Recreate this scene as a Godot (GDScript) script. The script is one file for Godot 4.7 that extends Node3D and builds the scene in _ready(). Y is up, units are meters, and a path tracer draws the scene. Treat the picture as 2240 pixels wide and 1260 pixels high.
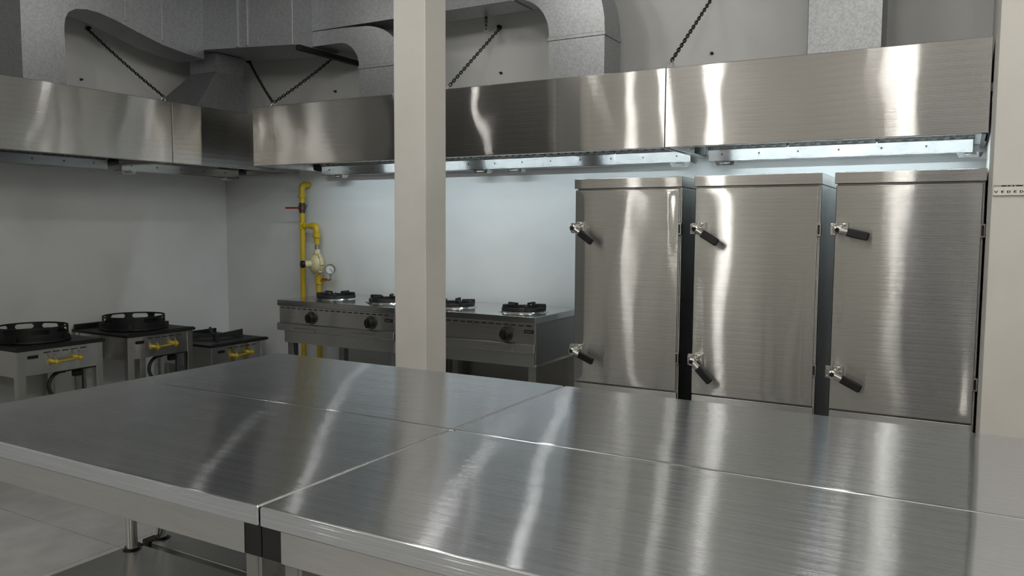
extends Node3D
# A restaurant kitchen in bare plaster: four steel work tables, two double ranges, three low stoves,
# three steaming cabinets, exhaust hoods and galvanised ducts. x runs along the back wall, z out of it, y up.

const GRAIN := -1.0          # brushing runs along U, highlights spread across it
var M := {}
var taken := {}
var waves := FastNoiseLite.new()

func _ready() -> void:
	# ---------------------------------------------------------------- camera, sky, light, exposure
	var cam := Camera3D.new()
	cam.name = "camera"
	cam.position = Vector3(6.29, 1.453, 5.42)
	cam.rotation_degrees = Vector3(-4.446, 29.541, 0.315)
	cam.fov = 39.82
	cam.near = 0.05
	cam.far = 60.0
	add_child(cam)
	var env := Environment.new()
	env.background_mode = Environment.BG_COLOR
	env.background_color = Color(0.02, 0.02, 0.025)
	env.tonemap_mode = Environment.TONE_MAPPER_LINEAR
	env.tonemap_exposure = 0.86
	env.sdfgi_enabled = true
	env.ssao_enabled = true
	env.ssil_enabled = true
	var we := WorldEnvironment.new()
	we.name = "world_environment"
	we.environment = env
	add_child(we)
	# ceiling lamps: x, z, energy, warm
	# a grid of bulbs: x, z, strength, radius
	lamp_plan = [
		[1.87, 1.60, 0.65, 0.04], [3.80, 1.50, 0.75, 0.05], [5.73, 1.70, 0.40, 0.05], [1.87, 3.20, 0.62, 0.038], [3.80, 3.32, 0.95, 0.06], [5.73, 3.25, 0.45, 0.07],
		[3.80, 4.95, 0.6, 0.1], [5.73, 4.95, 0.58, 0.1], [7.66, 3.25, 0.75, 0.1], [7.66, 4.95, 0.75, 0.1], [2.0, 7.2, 0.7, 0.1], [3.25, 7.2, 0.8, 0.1], [6.7, 7.2, 0.95, 0.12],
	]
	lamp_power = 0.03
	lamp_glow = 62.0
	hood_glow = [0.72, 0.55, 0.03]     # right hood unit, middle hood unit, side hoods
	waves.seed = 7
	waves.frequency = 1.0
	waves.noise_type = FastNoiseLite.TYPE_SIMPLEX_SMOOTH
	waves.fractal_octaves = 2
	materials()
	room()
	tables()
	cabinets()
	ranges()
	low_stoves()
	hoods()
	ducts()
	chains()
	gas()
	small_things()
	lamps()

var lamp_plan := []
var lamp_power := 1.0
var lamp_glow := 1.0
var hood_glow := []

# -------------------------------------------------------------------- mesh builder
class MB:
	var v := PackedVector3Array()
	var n := PackedVector3Array()
	var uv := PackedVector2Array()
	var xf := Transform3D()
	func plane_uv(p: Vector3, a: Vector3) -> Vector2:
		var b := a.abs()
		if b.y >= b.x and b.y >= b.z:
			return Vector2(p.x, p.z)
		if b.z >= b.x:
			return Vector2(p.x, p.y)
		return Vector2(p.z, p.y)
	func tri(a: Vector3, b: Vector3, c: Vector3, na: Vector3, nb: Vector3, nc: Vector3, ax := Vector3.ZERO) -> void:
		var s := na + nb + nc
		var axis := s if ax == Vector3.ZERO else ax
		if (b - a).cross(c - a).dot(s) > 0.0:
			var t := b
			b = c
			c = t
			t = nb
			nb = nc
			nc = t
		for k in [[a, na], [b, nb], [c, nc]]:
			v.append(xf * (k[0] as Vector3))
			n.append((xf.basis * (k[1] as Vector3)).normalized())
			uv.append(plane_uv(k[0], axis))
	func quad(a: Vector3, b: Vector3, c: Vector3, d: Vector3, na: Vector3, nb: Vector3, nc: Vector3, nd: Vector3, ax := Vector3.ZERO) -> void:
		tri(a, b, c, na, nb, nc, ax)
		tri(a, c, d, na, nc, nd, ax)
	func flat(a: Vector3, b: Vector3, c: Vector3, d: Vector3, out: Vector3) -> void:
		var m := (b - a).cross(c - a)
		if m.length() < 1e-9:
			m = (c - a).cross(d - a)
		m = m.normalized()
		if m.dot(out) < 0.0:
			m = -m
		quad(a, b, c, d, m, m, m, m)
	# a box with rounded edges; skip holds the faces left out ("+y", "+z" ...)
	func box(lo: Vector3, hi: Vector3, r := 0.002, skip := "") -> void:
		var c := (lo + hi) / 2.0
		var h := (hi - lo) / 2.0
		r = minf(r, minf(h.x, minf(h.y, h.z)) * 0.95)
		var i := h - Vector3(r, r, r)
		var E := [Vector3.RIGHT, Vector3.UP, Vector3.BACK]
		for a in 3:
			var b := (a + 1) % 3
			var d := (a + 2) % 3
			for s in [-1.0, 1.0]:
				if skip.contains(("+" if s > 0 else "-") + ["x", "y", "z"][a]):
					continue
				var nn: Vector3 = E[a] * s
				var o: Vector3 = c + nn * h[a]
				var p: Vector3 = E[b] * i[b]
				var q: Vector3 = E[d] * i[d]
				quad(o - p - q, o + p - q, o + p + q, o - p + q, nn, nn, nn, nn)
			for s in [-1.0, 1.0]:
				for t in [-1.0, 1.0]:
					var n1: Vector3 = E[b] * s
					var n2: Vector3 = E[d] * t
					var e: Vector3 = E[a] * i[a]
					var p1: Vector3 = c + n1 * h[b] + n2 * i[d]
					var p2: Vector3 = c + n1 * i[b] + n2 * h[d]
					var ax: Vector3 = n1 if a != 1 and b == 1 else n2
					quad(p1 - e, p1 + e, p2 + e, p2 - e, n1, n1, n2, n2, ax)
		for s in [-1.0, 1.0]:
			for t in [-1.0, 1.0]:
				for u in [-1.0, 1.0]:
					var g := Vector3(s, t, u)
					tri(c + Vector3(s * h.x, t * i.y, u * i.z), c + Vector3(s * i.x, t * h.y, u * i.z), c + Vector3(s * i.x, t * i.y, u * h.z), Vector3(s, 0, 0), Vector3(0, t, 0), Vector3(0, 0, u), g)
	# a sheet from o along p and q, pushed out along its normal by f(s, t) metres (s, t in metres)
	func sheet(o: Vector3, p: Vector3, q: Vector3, nu: int, nv: int, f: Callable) -> void:
		var lp := p.length()
		var lq := q.length()
		var up := p / lp
		var uq := q / lq
		var nn := up.cross(uq)
		var pts := []
		var ns := []
		var e := 0.004
		for j in nv + 1:
			for k in nu + 1:
				var s := lp * k / nu
				var t := lq * j / nv
				var w: float = f.call(s, t)
				pts.append(o + up * s + uq * t + nn * w)
				var ds: float = (float(f.call(s + e, t)) - float(f.call(s - e, t))) / (2 * e)
				var dt: float = (float(f.call(s, t + e)) - float(f.call(s, t - e))) / (2 * e)
				ns.append((nn - up * ds - uq * dt).normalized())
		for j in nv:
			for k in nu:
				var a := j * (nu + 1) + k
				var b := a + nu + 1
				quad(pts[a], pts[a + 1], pts[b + 1], pts[b], ns[a], ns[a + 1], ns[b + 1], ns[b], nn)
	# surface of revolution about the y axis through at; profile is (radius, height), sharp corners by doubling points
	func lathe(at: Vector3, profile: Array, seg := 24, basis := Basis()) -> void:
		for k in profile.size() - 1:
			var a: Vector2 = profile[k]
			var b: Vector2 = profile[k + 1]
			if a.distance_to(b) < 1e-6:
				continue
			var d := (b - a).normalized()
			var na := Vector2(d.y, -d.x)
			var n0 := na
			var n1 := na
			if k > 0 and (profile[k - 1] as Vector2).distance_to(a) > 1e-6:
				var e: Vector2 = (a - (profile[k - 1] as Vector2)).normalized()
				if e.dot(d) > 0.7:
					n0 = (Vector2(e.y, -e.x) + na).normalized()
			if k + 2 < profile.size() and (profile[k + 2] as Vector2).distance_to(b) > 1e-6:
				var e: Vector2 = ((profile[k + 2] as Vector2) - b).normalized()
				if e.dot(d) > 0.7:
					n1 = (Vector2(e.y, -e.x) + na).normalized()
			for j in seg:
				var u := TAU * j / seg
				var w := TAU * (j + 1) / seg
				var cu := Vector3(cos(u), 0, sin(u))
				var cw := Vector3(cos(w), 0, sin(w))
				var Y := Vector3.UP
				quad(at + basis * (cu * a.x + Y * a.y), at + basis * (cw * a.x + Y * a.y), at + basis * (cw * b.x + Y * b.y), at + basis * (cu * b.x + Y * b.y),
					basis * (cu * n0.x + Y * n0.y), basis * (cw * n0.x + Y * n0.y), basis * (cw * n1.x + Y * n1.y), basis * (cu * n1.x + Y * n1.y))
	func cyl(a: Vector3, b: Vector3, r: float, seg := 16, r2 := -1.0) -> void:
		if r2 < 0.0:
			r2 = r
		var d := (b - a).normalized()
		var x := d.cross(Vector3.UP if absf(d.y) < 0.9 else Vector3.RIGHT).normalized()
		var l := a.distance_to(b)
		var e := minf(minf(r, r2) * 0.15, 0.002)
		lathe(a, [Vector2(0, 0), Vector2(r - e, 0), Vector2(r, e), Vector2(r, e), Vector2(r2, l - e), Vector2(r2, l - e), Vector2(r2 - e, l), Vector2(0, l)], seg, Basis(x, d, x.cross(d)))
	func tube(path: Array, r: float, seg := 12, caps := true) -> void:
		var side := Vector3.ZERO
		var rings := []
		for k in path.size():
			var d: Vector3 = ((path[mini(k + 1, path.size() - 1)] as Vector3) - (path[maxi(k - 1, 0)] as Vector3)).normalized()
			if side == Vector3.ZERO:
				side = d.cross(Vector3.UP if absf(d.y) < 0.9 else Vector3.RIGHT).normalized()
			side = (side - d * side.dot(d)).normalized()
			var o := d.cross(side)
			var ring := []
			for j in seg:
				ring.append(side * cos(TAU * j / seg) + o * sin(TAU * j / seg))
			rings.append(ring)
		for k in path.size() - 1:
			var p: Vector3 = path[k]
			var q: Vector3 = path[k + 1]
			for j in seg:
				var j2 := (j + 1) % seg
				quad(p + rings[k][j] * r, p + rings[k][j2] * r, q + rings[k + 1][j2] * r, q + rings[k + 1][j] * r, rings[k][j], rings[k][j2], rings[k + 1][j2], rings[k + 1][j])
		if caps:
			for k in [0, path.size() - 1]:
				var p: Vector3 = path[k]
				var d: Vector3 = (p - (path[1 if k == 0 else k - 1] as Vector3)).normalized()
				for j in seg:
					tri(p, p + rings[k][j] * r, p + rings[k][(j + 1) % seg] * r, d, d, d)
	# outline (counted either way) in two axes, pushed through a third from w0 to w1; to3 turns (u, v, w) into a point
	func prism(outline: PackedVector2Array, w0: float, w1: float, to3: Callable) -> void:
		var ids := Geometry2D.triangulate_polygon(outline)
		var nw: Vector3 = ((to3.call(0.0, 0.0, 1.0) as Vector3) - (to3.call(0.0, 0.0, 0.0) as Vector3)).normalized()
		for k in range(0, ids.size(), 3):
			for w in [w0, w1]:
				var a: Vector3 = to3.call(outline[ids[k]].x, outline[ids[k]].y, w)
				var b: Vector3 = to3.call(outline[ids[k + 1]].x, outline[ids[k + 1]].y, w)
				var c: Vector3 = to3.call(outline[ids[k + 2]].x, outline[ids[k + 2]].y, w)
				var s := nw * signf(w1 - w0) * (1.0 if w == w1 else -1.0)
				tri(a, b, c, s, s, s)
		var cc := Geometry2D.is_polygon_clockwise(outline)
		for k in outline.size():
			var p := outline[k]
			var q := outline[(k + 1) % outline.size()]
			var d := (q - p).normalized()
			var n2 := Vector2(-d.y, d.x) if cc else Vector2(d.y, -d.x)
			var s: Vector3 = ((to3.call(n2.x, n2.y, 0.0) as Vector3) - (to3.call(0.0, 0.0, 0.0) as Vector3)).normalized()
			quad(to3.call(p.x, p.y, w0), to3.call(q.x, q.y, w0), to3.call(q.x, q.y, w1), to3.call(p.x, p.y, w1), s, s, s, s)
	func hexa(lo: Array, hi: Array) -> void:
		var c := Vector3.ZERO
		for p in lo + hi:
			c += (p as Vector3) / 8.0
		flat(lo[0], lo[1], lo[2], lo[3], ((lo[0] as Vector3) + (lo[2] as Vector3)) / 2.0 - c)
		flat(hi[0], hi[1], hi[2], hi[3], ((hi[0] as Vector3) + (hi[2] as Vector3)) / 2.0 - c)
		for k in 4:
			var j := (k + 1) % 4
			flat(lo[k], lo[j], hi[j], hi[k], ((lo[k] as Vector3) + (hi[j] as Vector3)) / 2.0 - c)
	func mesh() -> ArrayMesh:
		var arr := []
		arr.resize(Mesh.ARRAY_MAX)
		arr[Mesh.ARRAY_VERTEX] = v
		arr[Mesh.ARRAY_NORMAL] = n
		arr[Mesh.ARRAY_TEX_UV] = uv
		var m := ArrayMesh.new()
		m.add_surface_from_arrays(Mesh.PRIMITIVE_TRIANGLES, arr)
		return m

func xyw(u: float, v: float, w: float) -> Vector3:
	return Vector3(u, v, w)

func zyw(u: float, v: float, w: float) -> Vector3:
	return Vector3(w, v, u)

func xzw(u: float, v: float, w: float) -> Vector3:
	return Vector3(u, w, v)

# -------------------------------------------------------------------- nodes
func numbered(called: String) -> String:
	var k: int = taken.get(called, 0)
	taken[called] = k + 1
	return called if k == 0 else "%s_%03d" % [called, k]

func free_name(called: String, parent: Node3D) -> String:
	var k := 0
	while parent.has_node(NodePath(called if k == 0 else "%s_%03d" % [called, k])):
		k += 1
	return called if k == 0 else "%s_%03d" % [called, k]

func part(called: String, mb: MB, material: Material, parent: Node3D) -> MeshInstance3D:
	var o := MeshInstance3D.new()
	o.name = free_name(called, parent)
	o.mesh = mb.mesh()
	o.material_override = material
	parent.add_child(o, true)
	return o

func mesh_part(called: String, mesh: Mesh, material: Material, parent: Node3D, at := Transform3D()) -> MeshInstance3D:
	var o := MeshInstance3D.new()
	o.name = free_name(called, parent)
	o.mesh = mesh
	o.material_override = material
	o.transform = at
	parent.add_child(o, true)
	return o

func thing(called: String, label: String, category: String, at := Vector3.ZERO, turn := 0.0, group := "") -> Node3D:
	var o := Node3D.new()
	o.name = numbered(called)
	o.position = at
	o.rotation.y = turn
	add_child(o)
	tag(o, label, category, group)
	return o

func tag(o: Node3D, label: String, category: String, group := "") -> void:
	o.set_meta("label", label)
	o.set_meta("category", category)
	if group:
		o.set_meta("group", group)

func struct(called: String, mb: MB, material: Material) -> MeshInstance3D:
	var o := part(called, mb, material, self)
	o.set_meta("kind", "structure")
	return o

# -------------------------------------------------------------------- materials
func noise_tex(freq: float, ramp: Array, seed_: int, size := 512, kind := FastNoiseLite.TYPE_SIMPLEX_SMOOTH, octaves := 4, normal := false, bump := 2.0) -> NoiseTexture2D:
	var f := FastNoiseLite.new()
	f.seed = seed_
	f.frequency = freq
	f.noise_type = kind
	f.fractal_octaves = octaves
	if kind == FastNoiseLite.TYPE_CELLULAR:
		f.cellular_return_type = FastNoiseLite.RETURN_CELL_VALUE
		f.fractal_type = FastNoiseLite.FRACTAL_NONE
	var t := NoiseTexture2D.new()
	t.width = size
	t.height = size
	t.seamless = true
	t.noise = f
	if normal:
		t.as_normal_map = true
		t.bump_strength = bump
	else:
		var g := Gradient.new()
		var offs := PackedFloat32Array()
		var cols := PackedColorArray()
		for r in ramp:
			offs.append(r[0])
			cols.append(r[1])
		g.offsets = offs
		g.colors = cols
		t.color_ramp = g
	return t

func grey(a: float) -> Color:
	return Color(a, a, a)

func plain(c: Color, rough: float, metal := 0.0) -> StandardMaterial3D:
	var m := StandardMaterial3D.new()
	m.albedo_color = c
	m.roughness = rough
	m.metallic = metal
	return m

func brushed(c: Color, rough: float, smudge: Texture2D, scale: Vector3, groove := 0.5) -> StandardMaterial3D:
	var m := plain(c, rough, 1.0)
	m.anisotropy_enabled = true
	m.anisotropy = GRAIN
	m.albedo_texture = smudge
	m.uv1_scale = scale
	m.normal_enabled = true
	m.normal_texture = M.groove
	m.normal_scale = groove
	return m

func materials() -> void:
	var smudge := noise_tex(0.012, [[0.0, grey(0.95)], [0.5, grey(0.98)], [1.0, grey(1.0)]], 3)
	var scratch := scratches()
	M.groove = grooves(2048, 0.0)
	M.steel = brushed(Color(0.77, 0.77, 0.765), 0.26, smudge, Vector3(0.7, 26.0, 1))
	M.door = brushed(Color(0.78, 0.78, 0.77), 0.09, smudge, Vector3(0.6, 26.0, 1), 0.8)
	M.hood = brushed(Color(0.80, 0.795, 0.785), 0.085, smudge, Vector3(0.5, 26.0, 1), 0.66)
	M.top = brushed(Color(0.885, 0.90, 0.92), 0.12, scratch, Vector3(0.8, 9.0, 1), 1.0)
	M.top.normal_texture = grooves(2048, 0.38)
	M.raw = plain(Color(0.62, 0.62, 0.61), 0.42, 1.0)
	M.dull = plain(Color(0.56, 0.56, 0.55), 0.5, 1.0)
	M.cook = plain(Color(0.78, 0.78, 0.78), 0.16, 1.0)
	M.chrome = plain(Color(0.80, 0.80, 0.79), 0.16, 1.0)
	M.wall = plain(Color(1, 1, 1), 0.62)
	M.wall.albedo_texture = noise_tex(0.006, [[0.0, Color(0.80, 0.81, 0.81)], [0.5, Color(0.84, 0.845, 0.845)], [1.0, Color(0.85, 0.855, 0.855)]], 11)
	M.wall.uv1_triplanar = true
	M.wall.uv1_world_triplanar = true
	M.wall.uv1_scale = Vector3(0.35, 0.35, 0.35)
	M.pillar = M.wall.duplicate()
	M.pillar.albedo_color = Color(0.97, 0.955, 0.93)
	M.ceiling = plain(Color(0.84, 0.835, 0.82), 0.8)
	M.far = plain(Color(0.84, 0.83, 0.80), 0.8)
	M.grout = plain(Color(0.30, 0.30, 0.29), 0.85)
	M.tile = plain(Color(1, 1, 1), 0.32)
	M.tile.albedo_texture = noise_tex(0.01, [[0.0, grey(0.66)], [1.0, grey(0.74)]], 21)
	M.tile.uv1_triplanar = true
	M.tile.uv1_world_triplanar = true
	M.galv = plain(Color(1, 1, 1), 0.46, 0.75)
	M.galv.albedo_texture = noise_tex(0.09, [[0.0, Color(0.60, 0.61, 0.62)], [0.5, Color(0.635, 0.645, 0.655)], [1.0, Color(0.67, 0.68, 0.69)]], 9, 512, FastNoiseLite.TYPE_CELLULAR)
	for k in [M.galv]:
		k.uv1_triplanar = true
		k.uv1_scale = Vector3(2.2, 2.2, 2.2)
	M.iron = plain(Color(0.055, 0.06, 0.065), 0.55)
	M.black = plain(Color(0.03, 0.03, 0.032), 0.42)
	M.dark = plain(Color(0.015, 0.015, 0.016), 0.8)
	M.rubber = plain(Color(0.05, 0.05, 0.052), 0.6)
	M.chain = plain(Color(0.20, 0.20, 0.20), 0.45, 0.8)
	M.yellow = plain(Color(0.74, 0.63, 0.13), 0.4)
	M.brass = plain(Color(0.82, 0.73, 0.27), 0.34, 0.7)
	M.red = plain(Color(0.62, 0.10, 0.08), 0.45)
	M.cream = plain(Color(0.80, 0.76, 0.60), 0.4)
	M.white = plain(Color(0.85, 0.85, 0.83), 0.45)
	M.print_black = plain(Color(0.06, 0.05, 0.05), 0.6)
	M.hose = plain(Color(0.16, 0.16, 0.16), 0.55)
	M.blue = plain(Color(0.20, 0.23, 0.32), 0.6)
	M.glass = plain(Color(0.95, 0.97, 1.0, 0.12), 0.03)
	M.glass.transparency = BaseMaterial3D.TRANSPARENCY_ALPHA
	M.glow = plain(Color(0.9, 0.9, 0.88), 0.5)
	M.glow.emission_enabled = true
	M.glow.emission = Color(1.0, 0.97, 0.90)
	M.glow.emission_energy_multiplier = 1.0

func grooves(rows: int, worn: float) -> ImageTexture:
	# the brushing itself: rows that lean up or down at random, nearly constant along the row
	var rng := RandomNumberGenerator.new()
	rng.seed = 12
	var im := Image.create(64, rows, false, Image.FORMAT_RGB8)
	for y in rows:
		var spread := 0.30
		if worn > 0.0:
			spread = 0.42 if rng.randf() < worn else 0.045
		var lean := rng.randfn(0.0, spread)
		for x in 64:
			if x % 32 == 0:
				lean = clampf(lean * 0.7 + rng.randfn(0.0, spread * 0.67), -0.8, 0.8)
			var n := Vector3(0, lean, 1).normalized()
			im.set_pixel(x, y, Color(0.5, n.y * 0.5 + 0.5, n.z * 0.5 + 0.5))
	return ImageTexture.create_from_image(im)

func scratches() -> ImageTexture:
	# fine wear of a used work top: short bright strokes, mostly along the brushing
	var rng := RandomNumberGenerator.new()
	rng.seed = 99
	var s := 1024
	var im := Image.create(s, s, false, Image.FORMAT_RGB8)
	im.fill(grey(0.93))
	var f := FastNoiseLite.new()
	f.seed = 4
	f.frequency = 0.01
	for y in s:
		var row := rng.randf_range(-0.02, 0.02)
		for x in range(0, s, 4):
			var g := 0.93 + row + 0.04 * f.get_noise_2d(x * 0.35, y * 1.6)
			im.fill_rect(Rect2i(x, y, 4, 1), grey(g))
	for k in 2600:
		var x := rng.randf() * s
		var y := rng.randf() * s
		var a := rng.randf_range(-0.25, 0.25) if rng.randf() < 0.8 else rng.randf_range(-1.5, 1.5)
		var l := rng.randi_range(10, 90)
		var c := grey(rng.randf_range(0.86, 1.0))
		for j in l:
			im.set_pixel(posmod(int(x + cos(a) * j), s), posmod(int(y + sin(a) * j), s), c)
	im.generate_mipmaps()
	return ImageTexture.create_from_image(im)

# -------------------------------------------------------------------- the room
func room() -> void:
	var H := 3.6
	var b := MB.new()
	b.box(Vector3(-0.2, -0.2, -0.2), Vector3(9.2, -0.012, 9.7), 0.001)
	var floor_ := struct("floor", b, M.grout)
	var t := MB.new()
	var size := 0.61
	t.box(Vector3(0.0015, -0.012, 0.0015), Vector3(size - 0.0015, 0, size - 0.0015), 0.0015)
	var tm := t.mesh()
	for i in 15:
		for j in 15:
			var x := 2.409 - 4 * size + i * size
			var z := 3.256 - 6 * size + j * size
			if x < -0.1 or z < -0.42 or x > 8.7 or z > 9.2:
				continue
			mesh_part("tile", tm, M.tile, floor_, Transform3D(Basis(), Vector3(x, 0, z)))
	b = MB.new()
	b.box(Vector3(-0.2, -0.2, -0.2), Vector3(6.40, H, 0.0), 0.001)
	struct("wall_back", b, M.wall)
	b = MB.new()
	b.box(Vector3(-0.2, -0.2, 0.0), Vector3(0.0, H, 9.7), 0.001)
	struct("wall_left", b, M.wall)
	b = MB.new()
	b.box(Vector3(6.383, -0.2, -0.2), Vector3(9.2, H, 1.5), 0.004)
	struct("wall_niche", b, M.pillar)
	b = MB.new()
	b.box(Vector3(9.0, -0.2, 1.0), Vector3(9.2, H, 9.7), 0.001)
	struct("wall_right", b, M.far)
	b = MB.new()
	b.box(Vector3(-0.2, -0.2, 9.5), Vector3(9.2, H, 9.7), 0.001)
	struct("wall_front", b, M.far)
	b = MB.new()
	b.box(Vector3(-0.2, H, -0.2), Vector3(9.2, H + 0.2, 9.7), 0.001)
	struct("ceiling", b, M.ceiling)
	b = MB.new()
	b.box(Vector3(-0.1, -0.01, 4.05), Vector3(2.3, H, 4.2), 0.001)
	struct("wall_partition", b, plain(Color(0.45, 0.45, 0.44), 0.8))
	b = MB.new()
	b.box(Vector3(5.5, 0.0, 9.44), Vector3(6.7, 3.1, 9.5), 0.004)
	struct("door_1", b, M.blue)
	b = MB.new()
	b.box(Vector3(3.558, 0.0, 1.724), Vector3(3.771, H, 1.92), 0.006)
	var p := struct("pillar", b, M.pillar)
	tag(p, "square white plastered pillar standing behind the work tables", "pillar")

# -------------------------------------------------------------------- work tables
func window(s: float, l: float, e: float) -> float:
	return smoothstep(0.0, e, s) * smoothstep(0.0, e, l - s)

func table(at: Vector3, label: String, seed_: int, w: float, d: float) -> void:
	# at: rear corner at floor level
	var T := 0.85
	var o := thing("work_table", label, "table", at, 0.0, "steel work tables pushed together")
	var g := 0.0012
	var b := MB.new()
	b.box(Vector3(g, T - 0.048, g), Vector3(w - g, T, d - g), 0.006, "+y")
	var e := g + 0.006
	var bow := func(s: float, t: float) -> float:
		return window(s, w - 2 * e, 0.12) * window(t, d - 2 * e, 0.10) * (0.0011 * waves.get_noise_3d(s * 1.1, t * 0.9, seed_ * 5.3) + 0.0006 * waves.get_noise_3d(s * 2.6, t * 1.7, seed_ * 9.1 + 40.0))
	b.sheet(Vector3(e, T, d - e), Vector3(w - 2 * e, 0, 0), Vector3(0, 0, -(d - 2 * e)), 60, 30, bow)
	part("tabletop", b, M.top, o)
	var ah := 0.07
	for s in [0, 1]:
		b = MB.new()
		var z := 0.008 if s == 0 else d - 0.006
		b.box(Vector3(0.06, T - 0.048 - ah, z - 0.012 if s else z), Vector3(w - 0.05, T - 0.046, z if s else z + 0.012), 0.002)
		part("apron", b, M.steel, o)
		b = MB.new()
		var x := 0.02 if s == 0 else w - 0.032
		b.box(Vector3(x, T - 0.048 - ah, 0.07), Vector3(x + 0.012, T - 0.046, d - 0.07), 0.002)
		part("apron", b, M.steel, o)
	for x in [0.001, w - 0.051]:
		for z in [0.010, d - 0.042]:
			b = MB.new()
			b.box(Vector3(x, T - 0.048 - ah, z), Vector3(x + (0.060 if x < 0.1 else 0.050), T - 0.046, z + 0.032), 0.001)
			part("corner_block", b, M.black, o)
	b = MB.new()
	b.box(Vector3(0.015, 0.165, 0.015), Vector3(w - 0.015, 0.205, d - 0.015), 0.005)
	part("shelf", b, M.steel, o)
	for x in [0.06, w - 0.06]:
		for z in [0.065, d - 0.065]:
			b = MB.new()
			b.cyl(Vector3(x, 0.03, z), Vector3(x, T - 0.05, z), 0.0205, 20)
			var leg := part("leg", b, M.chrome, o)
			b = MB.new()
			b.cyl(Vector3(x, 0.0, z), Vector3(x, 0.045, z), 0.018, 16, 0.026)
			part("foot", b, M.black, leg)
			b = MB.new()
			b.box(Vector3(x - 0.026, T - 0.048 - ah - 0.075, z - 0.026), Vector3(x + 0.026, T - 0.05 - ah, z + 0.026), 0.005)
			b.box(Vector3(x - 0.017, T - 0.048 - ah - 0.062, z - 0.029), Vector3(x + 0.017, T - 0.05 - ah - 0.012, z + 0.029), 0.003)
			part("socket", b, M.raw, leg)
			b = MB.new()
			b.cyl(Vector3(x, 0.203, z), Vector3(x, 0.213, z), 0.034, 16, 0.026)
			part("collar", b, M.black, leg)
			b = MB.new()
			var cx := 0.013 if x < w / 2 else w - 0.013
			var cz := 0.013 if z < d / 2 else d - 0.013
			b.box(Vector3(minf(cx, x), 0.16, minf(cz, z) - 0.002), Vector3(maxf(cx, x), 0.209, maxf(cz, z) + 0.002), 0.003)
			part("corner_bracket", b, M.black, leg)

func tables() -> void:
	var w := 1.498
	table(Vector3(3.496, 0, 3.486), "steel work table in the front row ending at the dark apron gap", 1, w, 0.752)
	table(Vector3(4.994, 0, 3.486), "front row steel work table closest to the viewer, crossed by bright lamp streaks", 2, w, 0.752)
	table(Vector3(3.496, 0, 2.722), "steel work table in the rear row standing just before the square white pillar", 3, w, 0.764)
	table(Vector3(4.994, 0, 2.722), "steel work table in the rear row standing before the three steaming cabinets", 4, w, 0.764)

# -------------------------------------------------------------------- steaming cabinets
func lever(o: Node3D, x: float, y: float, zf: float, ang: float, lean: float) -> void:
	# latch on the hinge-free edge of a door: strike plate on the body, block on the door, hub and black grip
	var b := MB.new()
	b.box(Vector3(x - 0.042, y - 0.032, zf - 0.022), Vector3(x - 0.012, y + 0.034, zf - 0.004), 0.002)
	b.box(Vector3(x - 0.040, y - 0.030, zf - 0.006), Vector3(x - 0.012, y + 0.030, zf + 0.016), 0.002)
	for s in [-0.018, 0.018]:
		b.cyl(Vector3(x - 0.028, y + s, zf + 0.014), Vector3(x - 0.028, y + s, zf + 0.019), 0.005, 10)
	var strike := part("strike_plate", b, M.chrome, o)
	strike.set_meta("label", "chrome strike plate")
	b = MB.new()
	b.box(Vector3(x + 0.0, y - 0.024, zf), Vector3(x + 0.052, y + 0.040, zf + 0.020), 0.004)
	b.cyl(Vector3(x + 0.03, y + 0.028, zf + 0.018), Vector3(x + 0.03, y + 0.028, zf + 0.030), 0.011, 14)
	b.cyl(Vector3(x + 0.012, y + 0.004, zf + 0.018), Vector3(x + 0.004, y, zf + 0.06), 0.021, 16)
	var h := part("handle", b, M.chrome, o)
	h.set_meta("label", "chrome latch block")
	b = MB.new()
	var hub := Vector3(x + 0.004, y, zf + 0.05)
	var dir := Vector3(cos(ang), sin(ang), lean).normalized()
	b.cyl(hub, hub + Vector3(0, 0, 0.034), 0.0225, 18)
	b.cyl(hub + Vector3(0, 0, 0.016), hub + Vector3(0, 0, 0.016) + dir * 0.055, 0.020, 14, 0.017)
	part("hub", b, M.chrome, h)
	b = MB.new()
	b.cyl(hub + Vector3(0, 0, 0.031), hub + Vector3(0, 0, 0.038), 0.012, 16)
	part("hub_cap", b, M.dark, h)
	b = MB.new()
	var side := dir.cross(Vector3.BACK).normalized()
	b.xf = Transform3D(Basis(dir, side, dir.cross(side)), hub + Vector3(0, 0, 0.016))
	b.box(Vector3(0.046, -0.022, -0.013), Vector3(0.160, 0.022, 0.013), 0.007)
	part("grip", b, M.black, h)

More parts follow.
